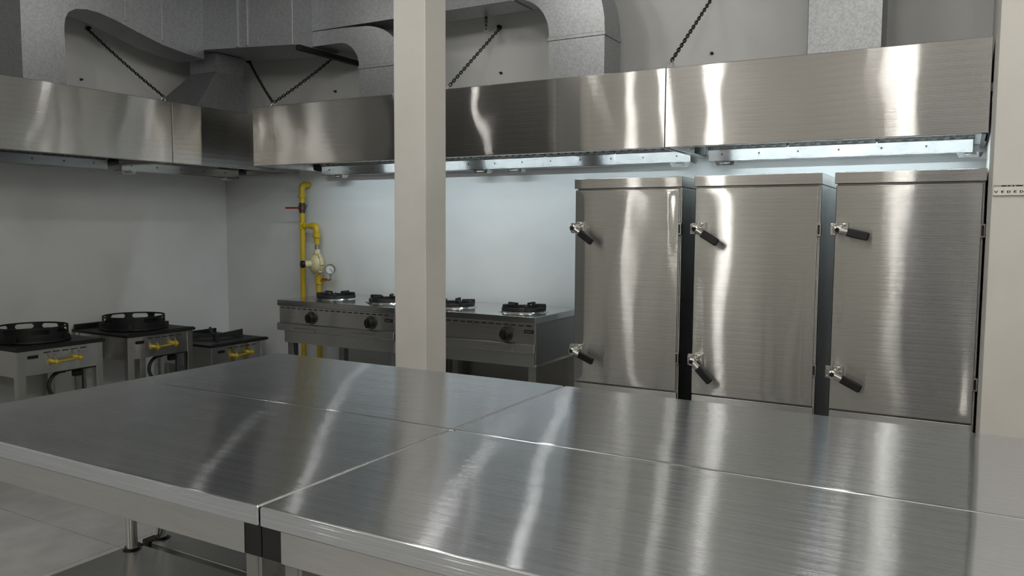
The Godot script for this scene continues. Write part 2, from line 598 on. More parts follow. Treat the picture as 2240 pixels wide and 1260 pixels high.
func cabinet(x: float, w: float, label: String, seed_: int, angs: Array) -> void:
	var o := thing("steam_cabinet", label, "cabinet", Vector3(x, 0, 0.04), 0.0, "tall steel steaming cabinets")
	var F := 0.775     # front of the body, z in the cabinet's own axes
	var b := MB.new()
	b.box(Vector3(0.012, 0.10, 0.0), Vector3(w - 0.004, 1.69, F), 0.004)
	part("body", b, M.steel, o)
	b = MB.new()
	b.box(Vector3(0.0, 1.688, -0.01), Vector3(w, 1.751, F + 0.027), 0.004)
	part("lid", b, M.hood, o)
	b = MB.new()
	b.box(Vector3(0.022, 0.475, F - 0.002), Vector3(w - 0.024, 1.672, F + 0.006), 0.001)
	part("gasket", b, M.dark, o)
	var d0 := Vector3(0.009, 0.470, F + 0.004)
	var d1 := Vector3(w - 0.014, 1.680, F + 0.03)
	b = MB.new()
	b.box(d0, d1, 0.005, "+z")
	var e := 0.005
	var dw := d1.x - d0.x - 2 * e
	var dh := d1.y - d0.y - 2 * e
	var f := func(s: float, t: float) -> float:
		return window(s, dw, 0.07) * window(t, dh, 0.05) * (0.0024 * waves.get_noise_3d(s * 1.5, t * 0.6, seed_ * 7.7) + 0.0005 * waves.get_noise_3d(s * 3.5, t * 0.9, seed_ * 3.1 + 20.0) + 0.0010)
	b.sheet(Vector3(d0.x + e, d0.y + e, d1.z), Vector3(dw, 0, 0), Vector3(0, dh, 0), 48, 60, f)
	var door := part("door", b, M.door, o)
	b = MB.new()
	b.box(Vector3(0.009, 0.10, F), Vector3(w - 0.009, 0.462, F + 0.022), 0.004)
	part("base_panel", b, M.steel, o)
	for k in 2:
		b = MB.new()
		var y: float = [1.443, 0.672][k]
		b.box(Vector3(w - 0.020, y - 0.034, F - 0.03), Vector3(w + 0.001, y + 0.034, F - 0.012), 0.002)
		b.box(Vector3(w - 0.005, y - 0.034, F - 0.03), Vector3(w + 0.003, y + 0.034, F + 0.024), 0.002)
		b.box(Vector3(w - 0.018, y - 0.034, F + 0.008), Vector3(w + 0.003, y + 0.034, F + 0.034), 0.002)
		var hg := part("hinge", b, M.chrome, o)
		b = MB.new()
		b.box(Vector3(w - 0.014, y - 0.026, F + 0.030), Vector3(w - 0.003, y + 0.026, F + 0.036), 0.002)
		part("hinge_knuckle", b, M.rubber, hg)
		lever(o, d0.x + 0.018, y, d1.z, deg_to_rad(angs[k]), 0.12)
	for cx in [0.05, w - 0.05]:
		for cz in [0.06, F - 0.06]:
			b = MB.new()
			b.cyl(Vector3(cx, 0, cz), Vector3(cx, 0.105, cz), 0.022, 14, 0.03)
			part("foot", b, M.black, o)

func cabinets() -> void:
	cabinet(4.143, 0.695, "tall steel steaming cabinet standing right beside the double gas ranges", 1, [-33.0, -20.0])
	cabinet(4.911, 0.702, "tall steel steaming cabinet standing between the two other cabinets", 2, [-30.0, -43.0])
	cabinet(5.677, 0.701, "tall steel steaming cabinet standing against the side wall with the lettered strip", 3, [-13.0, -24.0])

# -------------------------------------------------------------------- double gas ranges
func grate(o: Node3D, at: Vector3, turn: float) -> void:
	var b := MB.new()
	b.lathe(at, [Vector2(0.0, 0.003), Vector2(0.10, 0.004), Vector2(0.155, 0.010), Vector2(0.175, 0.008), Vector2(0.18, 0.0)], 40)
	part("drip_pan", b, M.chrome, o)
	b = MB.new()
	b.lathe(at, [Vector2(0.0, 0.016), Vector2(0.035, 0.016), Vector2(0.045, 0.010), Vector2(0.05, 0.004)], 24)
	b.lathe(at, [Vector2(0.142, 0.008), Vector2(0.156, 0.008), Vector2(0.156, 0.008), Vector2(0.152, 0.030), Vector2(0.152, 0.030), Vector2(0.132, 0.030), Vector2(0.132, 0.030), Vector2(0.136, 0.008), Vector2(0.142, 0.008)], 40)
	for k in 5:
		b.xf = Transform3D(Basis(Vector3.UP, turn + TAU * k / 5), at)
		b.box(Vector3(0.128, 0.012, -0.010), Vector3(0.158, 0.052, 0.010), 0.003)
		b.box(Vector3(0.062, 0.040, -0.008), Vector3(0.156, 0.054, 0.008), 0.003)
		b.box(Vector3(0.062, 0.030, -0.008), Vector3(0.078, 0.050, 0.008), 0.003)
	part("grate", b, M.iron, o)

func range_stove(x0: float, w: float, label: String, knob_at: Array, pans: Array, badge: float, side: bool) -> void:
	var o := thing("gas_range", label, "stove", Vector3(x0, 0, 0), 0.0, "double gas ranges along the back wall")
	var F := 0.867
	var B := 0.12
	var b := MB.new()
	b.box(Vector3(0.001, 0.815, B), Vector3(w - 0.001, 0.861, F), 0.004)
	part("cooktop", b, M.cook, o)
	b = MB.new()
	b.box(Vector3(0.014, 0.665, B + 0.02), Vector3(w - 0.012, 0.817, F - 0.012), 0.003)
	part("body", b, M.hood, o)
	# dark vent dashes under the top, each a slot with its own edge
	b = MB.new()
	var k := 0.035
	while k < w - 0.06:
		b.box(Vector3(k, 0.796, F - 0.016), Vector3(k + 0.040, 0.803, F - 0.0108), 0.001)
		k += 0.0575
	part("vent_slots", b, M.dark, o).set_meta("kind", "stuff")
	b = MB.new()
	b.box(Vector3(badge, 0.750, F - 0.014), Vector3(badge + 0.072, 0.773, F - 0.008), 0.003)
	var bd := part("badge", b, M.black, o)
	bd.set_meta("label", "small black badge plate")
	b = MB.new()
	b.box(Vector3(badge + 0.012, 0.758, F - 0.009), Vector3(badge + 0.060, 0.765, F - 0.0072), 0.001)
	part("badge_mark", b, M.raw, bd)
	# tray that stands out below the panel, then the skirt
	b = MB.new()
	b.box(Vector3(0.0, 0.620, B + 0.03), Vector3(w - 0.006, 0.680, F + 0.006), 0.006)
	part("drip_tray", b, M.steel, o)
	for q in knob_at:
		b = MB.new()
		b.box(Vector3(q - 0.17, 0.645, F + 0.004), Vector3(q + 0.05, 0.650, F + 0.012), 0.001)
		b.box(Vector3(q + 0.045, 0.625, F + 0.004), Vector3(q + 0.060, 0.650, F + 0.010), 0.002)
		part("tray_pull", b, M.raw, o)
		b = MB.new()
		b.cyl(Vector3(q, 0.735, F - 0.014), Vector3(q, 0.735, F - 0.004), 0.050, 28)
		b.cyl(Vector3(q, 0.735, F - 0.004), Vector3(q, 0.735, F + 0.028), 0.040, 28, 0.034)
		var kn := part("knob", b, M.black, o)
		b = MB.new()
		b.box(Vector3(q - 0.010, 0.700, F + 0.024), Vector3(q + 0.010, 0.770, F + 0.045), 0.006)
		part("knob_grip", b, M.black, kn)
		b = MB.new()
		b.lathe(Vector3(q, 0.735, F - 0.003), [Vector2(0.0405, 0.0), Vector2(0.044, 0.0), Vector2(0.044, 0.002), Vector2(0.0405, 0.002)], 28, Basis(Vector3.RIGHT, PI / 2))
		part("knob_ring", b, M.chrome, kn)
	b = MB.new()
	b.box(Vector3(0.06, 0.525, F - 0.03), Vector3(w - 0.02, 0.625, F - 0.018), 0.002)
	b.box(Vector3(0.06, 0.525, B + 0.04), Vector3(w - 0.02, 0.625, B + 0.052), 0.002)
	b.box(Vector3(0.048, 0.525, B + 0.05), Vector3(0.060, 0.625, F - 0.03), 0.002)
	b.box(Vector3(w - 0.022, 0.525, B + 0.05), Vector3(w - 0.010, 0.625, F - 0.03), 0.002)
	part("skirt", b, M.steel, o)
	if side:
		b = MB.new()
		b.box(Vector3(w - 0.012, 0.545, B + 0.02), Vector3(w - 0.004, 0.815, F - 0.012), 0.002)
		part("side_panel", b, M.raw, o)
	for x in [0.055, w - 0.085]:
		for z in [B + 0.035, F - 0.115]:
			b = MB.new()
			b.box(Vector3(x, 0.04, z), Vector3(x + 0.06, 0.62, z + 0.06), 0.004)
			b.cyl(Vector3(x + 0.03, 0, z + 0.03), Vector3(x + 0.03, 0.045, z + 0.03), 0.022, 12, 0.026)
			part("leg", b, M.raw, o)
	b = MB.new()
	b.box(Vector3(0.06, 0.19, B + 0.04), Vector3(w - 0.03, 0.22, F - 0.06), 0.004)
	part("shelf", b, M.steel, o)
	for p in pans:
		grate(o, Vector3(p[0], 0.861, p[1]), p[2])

func ranges() -> void:
	range_stove(1.561, 1.178, "double gas range standing beside the yellow gas pipe", [0.356, 0.944], [[0.31, 0.52, 0.35], [0.865, 0.54, 0.8]], 1.075, false)
	range_stove(2.741, 1.149, "double gas range between the white pillar and the steaming cabinets", [0.33, 0.92], [[0.295, 0.55, 0.6], [0.89, 0.56, 0.3]], 1.055, true)
	# a steel sheet closes the space under the ranges towards the wall
	var b := MB.new()
	b.box(Vector3(0, 0, 0), Vector3(1.70, 0.50, 0.012), 0.003)
	b.box(Vector3(0, 0, -0.05), Vector3(0.012, 0.50, 0.002), 0.003)
	var o := part("steel_sheet", b, M.raw, self)
	o.position = Vector3(2.16, 0, 0.08)
	tag(o, "plain steel sheet leaning at the wall under the gas ranges", "sheet")

# -------------------------------------------------------------------- low single stoves at the side wall
func low_stove(at: Vector3, w: float, d: float, h: float, label: String, kind: int) -> Node3D:
	# own axes: x along the front from its left end, z out to the front; turned so that z looks along the room's x
	var o := thing("low_stove", label, "stove", at, PI / 2, "low single gas stoves along the side wall")
	var b := MB.new()
	b.box(Vector3(-0.012, h - 0.022, -0.01), Vector3(w + 0.012, h, d + 0.014), 0.005)
	b.box(Vector3(0.0, h - 0.002, 0.0), Vector3(w, h + 0.040, 0.022), 0.004)
	b.box(Vector3(0.0, h - 0.004, d - 0.006), Vector3(w, h + 0.006, d + 0.004), 0.003)
	part("top_plate", b, M.iron, o)
	var ph := 0.175
	b = MB.new()
	b.box(Vector3(0.05, h - 0.022 - ph, d - 0.026), Vector3(w - 0.05, h - 0.02, d - 0.012), 0.002)
	part("front_panel", b, M.hood, o)
	for x in [0.012, w - 0.024]:
		b = MB.new()
		b.box(Vector3(x, h - 0.022 - ph - 0.01, 0.05), Vector3(x + 0.012, h - 0.02, d - 0.05), 0.002)
		part("side_panel", b, M.hood, o)
	b = MB.new()
	b.box(Vector3(0.05, h - 0.022 - ph, 0.012), Vector3(w - 0.05, h - 0.02, 0.024), 0.002)
	part("back_panel", b, M.raw, o)
	for x in [0.0, w - 0.062]:
		for z in [0.0, d - 0.064]:
			b = MB.new()
			b.box(Vector3(x + 0.004, 0.035, z + 0.004), Vector3(x + 0.060, h - 0.021, z + 0.058), 0.004)
			b.cyl(Vector3(x + 0.032, 0, z + 0.031), Vector3(x + 0.032, 0.04, z + 0.031), 0.020, 12, 0.024)
			part("leg", b, M.hood, o)
	b = MB.new()
	var k := 0.30 * w
	for i in 5:
		b.box(Vector3(k, h - 0.052, d - 0.016), Vector3(k + 0.048, h - 0.045, d - 0.0105), 0.001)
		k += 0.066
	part("vent_slots", b, M.dark, o).set_meta("kind", "stuff")
	b = MB.new()
	b.box(Vector3(0.075, h - 0.082, d - 0.014), Vector3(0.150, h - 0.058, d - 0.008), 0.004)
	part("badge", b, M.black, o)
	# brass gas tap: two cocks joined by a pipe
	b = MB.new()
	var y := h - 0.115
	var x1 := w * 0.40
	var x2 := w * 0.68
	var z := d + 0.028
	b.tube([Vector3(x1, y - 0.004, z), Vector3(x2, y + 0.004, z)], 0.0085, 12)
	var tap := part("gas_tap", b, M.brass, o)
	for q in [[x1, -0.004], [x2, 0.004]]:
		b = MB.new()
		b.cyl(Vector3(q[0], y + q[1], d - 0.014), Vector3(q[0], y + q[1], z + 0.022), 0.017, 16, 0.013)
		b.cyl(Vector3(q[0], y + q[1] - 0.022, z), Vector3(q[0], y + q[1] + 0.024, z), 0.011, 12)
		part("cock", b, M.brass, tap)
		b = MB.new()
		b.cyl(Vector3(q[0] - 0.004, y + q[1] + 0.02, z), Vector3(q[0] - 0.014, y + q[1] + 0.052, z + 0.006), 0.006, 10)
		part("lever", b, M.chrome, tap)
	# hose loop under the panel
	if kind != 2:
		b = MB.new()
		var path := []
		for i in 25:
			var a := PI * 0.42 + TAU * 0.60 * i / 24.0
			path.append(Vector3(w * 0.60 + 0.105 * cos(a), h - 0.315 + 0.095 * sin(a), d - 0.16 + 0.05 * sin(a * 0.5)))
		b.tube(path, 0.0135, 10)
		part("gas_hose", b, M.hose, o)
		b = MB.new()
		b.box(Vector3(w * 0.70, h - 0.265, d - 0.11), Vector3(w * 0.82, h - 0.222, d - 0.07), 0.006)
		b.cyl(Vector3(w * 0.78, h - 0.24, d - 0.09), Vector3(w * 0.78, h - 0.20, d - 0.09), 0.012, 10)
		b.cyl(Vector3(w * 0.82, h - 0.24, d - 0.09), Vector3(w * 0.82, h - 0.46, d - 0.09), 0.006, 8)
		part("hose_fitting", b, M.black, o)
		b = MB.new()
		b.box(Vector3(w * 0.46, h - 0.212, d - 0.07), Vector3(w * 0.90, h - 0.194, d - 0.04), 0.003)
		part("bracket", b, M.black, o)
	else:
		# star-shaped pan support of four bars on a shallow bowl
		var c := Vector3(w * 0.5, h, d * 0.5)
		b = MB.new()
		b.lathe(c, [Vector2(0.0, 0.008), Vector2(0.05, 0.012), Vector2(0.13, 0.022), Vector2(0.20, 0.012), Vector2(0.21, 0.0)], 36)
		part("burner_ring", b, M.iron, o)
		for i in 4:
			b = MB.new()
			b.xf = Transform3D(Basis(Vector3.UP, PI / 4 + 0.2 + PI / 2 * i), c)
			b.hexa([Vector3(0.035, 0.0, -0.011), Vector3(0.255, 0.0, -0.011), Vector3(0.255, 0.0, 0.011), Vector3(0.035, 0.0, 0.011)], [Vector3(0.035, 0.038, -0.011), Vector3(0.255, 0.075, -0.011), Vector3(0.255, 0.075, 0.011), Vector3(0.035, 0.038, 0.011)])
			part("support_bar", b, M.iron, o)
	return o

func wok_ring(at: Vector3, label: String, turn: float) -> void:
	var o := thing("wok_ring", label, "wok ring", at, turn, "black wok rings on the low stoves")
	var r := 0.235
	var rb := 0.222
	var hh := 0.105
	var b := MB.new()
	b.lathe(Vector3.ZERO, [Vector2(0.0, 0.010), Vector2(0.11, 0.010), Vector2(0.25, 0.012), Vector2(0.25, 0.012), Vector2(0.252, 0.0), Vector2(0.0, 0.0)], 40)
	b.lathe(Vector3.ZERO, [Vector2(rb + 0.012, 0.008), Vector2(rb + 0.012, 0.008), Vector2(rb + 0.012, 0.032), Vector2(rb + 0.012, 0.032), Vector2(rb - 0.012, 0.032), Vector2(rb - 0.012, 0.032), Vector2(rb - 0.012, 0.008)], 48)
	part("base_ring", b, M.iron, o)
	# the standing band: strips above and below eight long holes with round ends, and the webs between
	b = MB.new()
	var n := 384
	var y0 := 0.03
	var ya := 0.056
	var yb := 0.093
	var holes := 8
	var th := 0.006
	for k in n:
		var seg := []
		for q in [k, k + 1]:
			var u := fposmod(float(q) / n * holes, 1.0)
			if q == k + 1 and u < 1e-6:
				u = 1.0
			var t := absf(u - 0.5) / 0.34
			var half := (yb - ya) / 2.0
			var open := 0.0
			if t < 1.0:
				open = half * (1.0 if t < 0.72 else sqrt(maxf(0.0, 1.0 - pow((t - 0.72) / 0.28, 2.0))))
			var a: float = TAU * q / n
			seg.append([Vector3(cos(a), 0, sin(a)), open])
		var m := (ya + yb) / 2.0
		for band in [[y0, null], [null, hh]]:
			var lo0: float = y0 if band[0] != null else m + (seg[0][1] as float)
			var lo1: float = y0 if band[0] != null else m + (seg[1][1] as float)
			var hi0: float = m - (seg[0][1] as float) if band[0] != null else hh
			var hi1: float = m - (seg[1][1] as float) if band[0] != null else hh
			var d0: Vector3 = seg[0][0]
			var d1: Vector3 = seg[1][0]
			var Y := Vector3.UP
			b.quad(d0 * r + Y * lo0, d1 * r + Y * lo1, d1 * r + Y * hi1, d0 * r + Y * hi0, d0, d1, d1, d0)
			var ri := r - th
			b.quad(d0 * ri + Y * lo0, d1 * ri + Y * lo1, d1 * ri + Y * hi1, d0 * ri + Y * hi0, -d0, -d1, -d1, -d0)
			b.flat(d0 * r + Y * lo0, d1 * r + Y * lo1, d1 * ri + Y * lo1, d0 * ri + Y * lo0, -Y)
			b.flat(d0 * r + Y * hi0, d1 * r + Y * hi1, d1 * ri + Y * hi1, d0 * ri + Y * hi0, Y)
	part("band", b, M.iron, o)
	for k in 4:
		b = MB.new()
		b.xf = Transform3D(Basis(Vector3.UP, 0.5 + PI / 2 * k), Vector3.ZERO)
		b.box(Vector3(0.222, 0.0, -0.018), Vector3(0.262, 0.045, 0.018), 0.004)
		part("lug", b, M.iron, o)

func low_stoves() -> void:
	low_stove(Vector3(0.04, 0, 2.425), 0.626, 0.69, 0.60, "low gas stove with a wok ring, cut off at the picture edge", 0)
	low_stove(Vector3(0.04, 0, 1.602), 0.605, 0.69, 0.60, "low gas stove with a wok ring, middle of the three along the side wall", 1)
	low_stove(Vector3(0.04, 0, 0.82), 0.62, 0.69, 0.42, "lowest gas stove in the wall corner with a star shaped pan support", 2)
	wok_ring(Vector3(0.385, 0.606, 2.125), "black wok ring with oval holes at the picture edge, on the cut off stove", 0.1)
	wok_ring(Vector3(0.385, 0.606, 1.30), "black wok ring with oval holes on the middle low stove", 0.35)

# -------------------------------------------------------------------- exhaust hoods
func hood(at: Vector3, L: float, turn: float, label: String, seed_: int, lamps_at: Array, glow: float) -> void:
	var o := thing("exhaust_hood", label, "hood", at, turn, "steel exhaust hoods")
	var H := 0.464
	var D := 0.827
	var b := MB.new()
	b.box(Vector3(0.0005, 0.0, D - 0.004), Vector3(L - 0.0005, H, D + 0.010), 0.003, "+z")
	var e := 0.0035
	var lw := L - 0.001 - 2 * (e - 0.0005)
	var lh := H - 2 * e
	var f := func(s: float, t: float) -> float:
		return window(s, lw, 0.16) * (0.35 + 0.65 * window(t, lh, 0.16)) * (0.0034 * waves.get_noise_3d(s * 1.1, t * 0.9, seed_ * 4.9) + 0.0005 * waves.get_noise_3d(s * 2.6, t * 1.6, seed_ * 2.3 + 9.0))
	b.sheet(Vector3(e, e, D + 0.010), Vector3(lw, 0, 0), Vector3(0, lh, 0), int(L * 32), 20, f)
	b.box(Vector3(0.002, 0.0, D - 0.035), Vector3(L - 0.002, 0.006, D), 0.001)
	b.box(Vector3(0.002, H - 0.006, D - 0.03), Vector3(L - 0.002, H, D), 0.001)
	part("front_panel", b, M.hood, o)
	for x in [0.0, L - 0.012]:
		b = MB.new()
		b.box(Vector3(x, 0.0, 0.004), Vector3(x + 0.012, H, D - 0.002), 0.002)
		b.box(Vector3(x if x == 0.0 else x - 0.018, 0.0, 0.004), Vector3(x + 0.030 if x == 0.0 else x + 0.012, 0.007, D - 0.002), 0.002)
		part("end_panel", b, M.hood, o)
	b = MB.new()
	b.box(Vector3(0.012, H - 0.012, 0.004), Vector3(L - 0.012, H - 0.002, D - 0.004), 0.002)
	part("top_panel", b, M.raw, o)
	b = MB.new()
	b.box(Vector3(0.012, 0.02, 0.004), Vector3(L - 0.012, H - 0.01, 0.012), 0.002)
	part("back_panel", b, M.raw, o)
	b = MB.new()
	b.box(Vector3(0.06, -0.034, 0.112), Vector3(L - 0.06, 0.052, 0.120), 0.002)
	b.box(Vector3(0.06, -0.034, 0.006), Vector3(L - 0.06, -0.026, 0.120), 0.002)
	b.box(Vector3(0.06, 0.046, 0.100), Vector3(L - 0.06, 0.052, 0.120), 0.002)
	var g := part("gutter", b, M.steel, o)
	b = MB.new()
	for k in int(L / 0.24):
		b.cyl(Vector3(0.15 + k * 0.24, 0.012, 0.119), Vector3(0.15 + k * 0.24, 0.012, 0.123), 0.0055, 10)
	part("screws", b, M.black, g)
	# baffle filters: a row of framed panels, slats with gaps, leaning from the gutter up to the front
	var nf := int(round((L - 0.1) / 0.52))
	var fw := (L - 0.1) / nf
	for k in nf:
		b = MB.new()
		var dirz := Vector3(0, 0.40, 0.52).normalized()
		b.xf = Transform3D(Basis(Vector3.RIGHT, dirz, Vector3.RIGHT.cross(dirz)), Vector3(0.05 + k * fw, 0.055, 0.105))
		var fl := 0.60
		b.box(Vector3(0.004, 0.0, -0.02), Vector3(fw - 0.004, 0.022, 0.02), 0.002)
		b.box(Vector3(0.004, fl - 0.022, -0.02), Vector3(fw - 0.004, fl, 0.02), 0.002)
		var ns := int(fw / 0.058)
		for j in ns:
			var x := 0.012 + (fw - 0.024) * j / ns
			b.box(Vector3(x, 0.0, 0.006), Vector3(x + 0.036, fl, 0.02), 0.002)
			b.box(Vector3(x + 0.028, 0.02, -0.02), Vector3(x + 0.064, fl - 0.02, -0.008), 0.002)
		part("baffle_filter", b, M.raw, o)
	for x in lamps_at:
		var len := 0.9
		b = MB.new()
		b.tube([Vector3(x - len / 2, 0.205, 0.745), Vector3(x + len / 2, 0.205, 0.745)], 0.012, 8, false)
		part("lamp_tube", b, M.glow, o)
		b = MB.new()
		b.box(Vector3(x - len / 2 - 0.03, 0.217, 0.73), Vector3(x + len / 2 + 0.03, 0.25, 0.80), 0.004)
		b.box(Vector3(x - 0.02, 0.22, 0.79), Vector3(x + 0.02, 0.245, 0.823), 0.002)
		part("lamp_housing", b, M.white, o)
		var l := AreaLight3D.new()
		l.name = "hood_light"
		l.area_size = Vector2(len, 0.026)
		l.light_color = Color(0.90, 0.97, 1.0)
		l.light_energy = glow
		l.shadow_enabled = true
		l.position = Vector3(x, 0.190, 0.733)
		l.rotation_degrees = Vector3(-70, 0, 0)
		o.add_child(l, true)

func hoods() -> void:
	hood(Vector3(4.7255, 1.922, 0.0), 1.649, 0.0, "steel exhaust hood over the steaming cabinets, reaching the side wall", 5, [0.5, 1.2], hood_glow[0])
	hood(Vector3(1.298, 1.922, 0.0), 3.426, 0.0, "longest steel exhaust hood, over the double ranges behind the pillar", 2, [0.7, 1.8, 2.9], hood_glow[1])
	hood(Vector3(0.153, 1.922, 1.349), 1.33, PI / 2, "steel exhaust hood in the room corner over the lowest stove", 3, [0.66], hood_glow[2])
	hood(Vector3(0.153, 1.922, 3.60), 2.248, PI / 2, "steel exhaust hood at the picture edge over the stoves with wok rings", 4, [0.7], hood_glow[2])
	var cups := [
		[4.60, 0.13, 0.0, "small steel grease cup under the hood joint, over the first steaming cabinet"], [4.905, 0.13, 0.0, "small steel grease cup under the hood, over the middle steaming cabinet"],
		[6.30, 0.13, 0.0, "small steel grease cup under the hood by the side wall"], [3.02, 0.13, 0.0, "small steel grease cup under the long hood, first one beyond the pillar"],
		[3.32, 0.13, 0.0, "small steel grease cup under the long hood, between the pillar and the cabinets"], [1.56, 0.13, 0.0, "small steel grease cup under the long hood above the yellow pipe"],
		[0.283, 0.20, PI / 2, "small steel grease cup under the corner hood by the back wall"], [0.283, 1.25, PI / 2, "small steel grease cup under the side hood joint above the middle stove"],
	]
	for c in cups:
		var o := thing("grease_cup", c[3], "grease cup", Vector3(c[0], 1.86, c[1]), c[2], "grease cups under the hood gutters")
		var b := MB.new()
		b.hexa([Vector3(-0.055, 0.0, -0.045), Vector3(0.055, 0.0, -0.045), Vector3(0.055, 0.0, 0.018), Vector3(-0.055, 0.0, 0.018)], [Vector3(-0.068, 0.027, -0.055), Vector3(0.068, 0.027, -0.055), Vector3(0.068, 0.027, 0.030), Vector3(-0.068, 0.027, 0.030)])
		part("cup", b, M.hood, o)
		b = MB.new()
		b.tube([Vector3(-0.03, 0.012, 0.02), Vector3(-0.025, 0.012, 0.044), Vector3(0.025, 0.012, 0.044), Vector3(0.03, 0.012, 0.02)], 0.005, 8)
		part("handle", b, M.chrome, o)

# -------------------------------------------------------------------- ducts
func arc(c: Vector2, r: float, a0: float, a1: float, n: int) -> PackedVector2Array:
	var p := PackedVector2Array()
	for k in n + 1:
		var a := deg_to_rad(lerpf(a0, a1, float(k) / n))
		p.append(c + Vector2(cos(a), sin(a)) * r)
	return p

func ducts() -> void:
	var z0 := 0.33
	var z1 := 0.60
	var top := 2.388
	# trunk along the back wall, turned down into the long hood
	var o := thing("ventilation_duct", "galvanised duct along the back wall turning down beyond the pillar", "duct", Vector3(3.0, top, 0.46), 0.0, "galvanised ventilation ducts")
	var off := -o.position
	var out := PackedVector2Array([Vector2(4.23, top), Vector2(4.23, 2.725)])
	out.append_array(arc(Vector2(3.57, 2.725), 0.66, 0, 90, 16))
	out.append(Vector2(1.72, 3.385))
	out.append(Vector2(1.72, 2.985))
	out.append_array(arc(Vector2(3.57, 2.725), 0.26, 90, 0, 12))
	out.append(Vector2(3.83, top))
	var b := MB.new()
	b.xf.origin = off
	b.prism(out, z0, z1, xyw)
	part("duct_body", b, M.galv, o)
	b = MB.new()
	b.xf.origin = off
	b.box(Vector3(3.822, 2.68, z0 - 0.006), Vector3(4.238, 2.705, z1 + 0.007), 0.004)
	part("flange", b, M.galv, o)
	b = MB.new()
	b.xf.origin = off
	b.box(Vector3(3.545, 2.977, z0 - 0.006), Vector3(3.565, 3.39, z1 + 0.007), 0.004)
	part("flange", b, M.galv, o)
	# second drop, left of the pillar
	o = thing("ventilation_duct", "galvanised duct elbow dropping to the long hood just left of the pillar", "duct", Vector3(2.4, top, 0.46), 0.0, "galvanised ventilation ducts")
	off = -o.position
	out = PackedVector2Array([Vector2(2.60, top), Vector2(2.60, 2.70)])
	for k in 13:
		var a := PI / 2 * k / 12.0
		out.append(Vector2(2.22 + 0.38 * cos(a), 2.70 + 0.265 * sin(a)))
	out.append(Vector2(2.05, 2.975))
	out.append(Vector2(1.724, 2.98))
	out.append(Vector2(1.724, 2.865))
	out.append_array(arc(Vector2(2.0, 2.665), 0.20, 90, 0, 10))
	out.append(Vector2(2.20, top))
	b = MB.new()
	b.xf.origin = off
	b.prism(out, z0, z1, xyw)
	part("duct_body", b, M.galv, o)
	b = MB.new()
	b.xf.origin = off
	b.box(Vector3(2.192, 2.645, z0 - 0.006), Vector3(2.608, 2.672, z1 + 0.007), 0.004)
	part("flange", b, M.galv, o)
	# straight drop over the cabinets
	o = thing("ventilation_duct", "straight galvanised duct standing on the hood above the steaming cabinets", "duct", Vector3(5.66, top, 0.46), 0.0, "galvanised ventilation ducts")
	off = -o.position
	b = MB.new()
	b.xf.origin = off
	b.box(Vector3(5.47, top, z0), Vector3(5.857, 3.59, z1), 0.005)
	part("duct_body", b, M.galv, o)
	b = MB.new()
	b.xf.origin = off
	b.box(Vector3(5.462, 2.92, z0 - 0.006), Vector3(5.865, 2.945, z1 + 0.007), 0.004)
	part("flange", b, M.galv, o)
	# plenum box where both runs meet
	o = thing("ventilation_duct", "big galvanised box joining the two duct runs in the room corner", "duct", Vector3(1.1, 2.86, 0.6), 0.0, "galvanised ventilation ducts")
	off = -o.position
	b = MB.new()
	b.xf.origin = off
	b.hexa([Vector3(0.42, 2.925, 0.30), Vector3(1.716, 2.845, 0.30), Vector3(1.716, 2.845, 0.80), Vector3(0.42, 2.925, 0.80)], [Vector3(0.42, 3.55, 0.30), Vector3(1.716, 3.55, 0.30), Vector3(1.716, 3.55, 0.80), Vector3(0.42, 3.55, 0.80)])
	part("duct_body", b, M.galv, o)
	for x in [1.09, 1.20]:
		b = MB.new()
		b.xf.origin = off
		b.box(Vector3(x, 2.885, 0.796), Vector3(x + 0.03, 3.5, 0.812), 0.003)
		part("seam_strip", b, M.galv, o)
	b = MB.new()
	b.xf.origin = off
	b.box(Vector3(1.69, 2.84, 0.30), Vector3(1.722, 3.5, 0.812), 0.004)
	part("flange", b, M.galv, o)
	# run along the side wall with its drop
	o = thing("ventilation_duct", "galvanised duct along the side wall turning down at the picture edge", "duct", Vector3(0.55, top, 1.6), 0.0, "galvanised ventilation ducts")
	off = -o.position
	out = PackedVector2Array([Vector2(2.29, top), Vector2(2.29, 3.10), Vector2(2.24, 3.26), Vector2(2.12, 3.36), Vector2(1.95, 3.40), Vector2(0.80, 3.40), Vector2(0.80, 2.83), Vector2(1.0, 2.845)])
	out.append_array(PackedVector2Array([Vector2(1.2, 2.872), Vector2(1.415, 2.925), Vector2(1.6, 2.975), Vector2(1.72, 2.997), Vector2(1.82, 3.0), Vector2(1.90, 2.985), Vector2(1.955, 2.95), Vector2(1.98, 2.90), Vector2(1.99, 2.84), Vector2(1.99, top)]))
	b = MB.new()
	b.xf.origin = off
	b.prism(out, 0.40, 0.70, zyw)
	part("duct_body", b, M.galv, o)
	for z in [1.18, 1.50]:
		b = MB.new()
		b.xf.origin = off
		b.box(Vector3(0.395, 2.985 if z > 1.4 else 2.90, z), Vector3(0.708, 3.41, z + 0.025), 0.004)
		part("seam_strip", b, M.galv, o)
	# skewed drop from the box to the corner hood
	o = thing("ventilation_duct", "short skewed galvanised duct dropping from the corner box to the corner hood", "duct", Vector3(0.6, top, 0.6), 0.0, "galvanised ventilation ducts")
	off = -o.position
	b = MB.new()
	b.xf.origin = off
	b.hexa([Vector3(0.40, 2.745, 0.40), Vector3(0.725, 2.745, 0.40), Vector3(0.725, 2.745, 0.70), Vector3(0.40, 2.745, 0.70)], [Vector3(0.40, 2.93, 0.40), Vector3(0.725, 2.90, 0.40), Vector3(0.725, 2.90, 0.70), Vector3(0.40, 2.93, 0.70)])
	part("collar", b, M.galv, o)
	b = MB.new()
	b.xf.origin = off
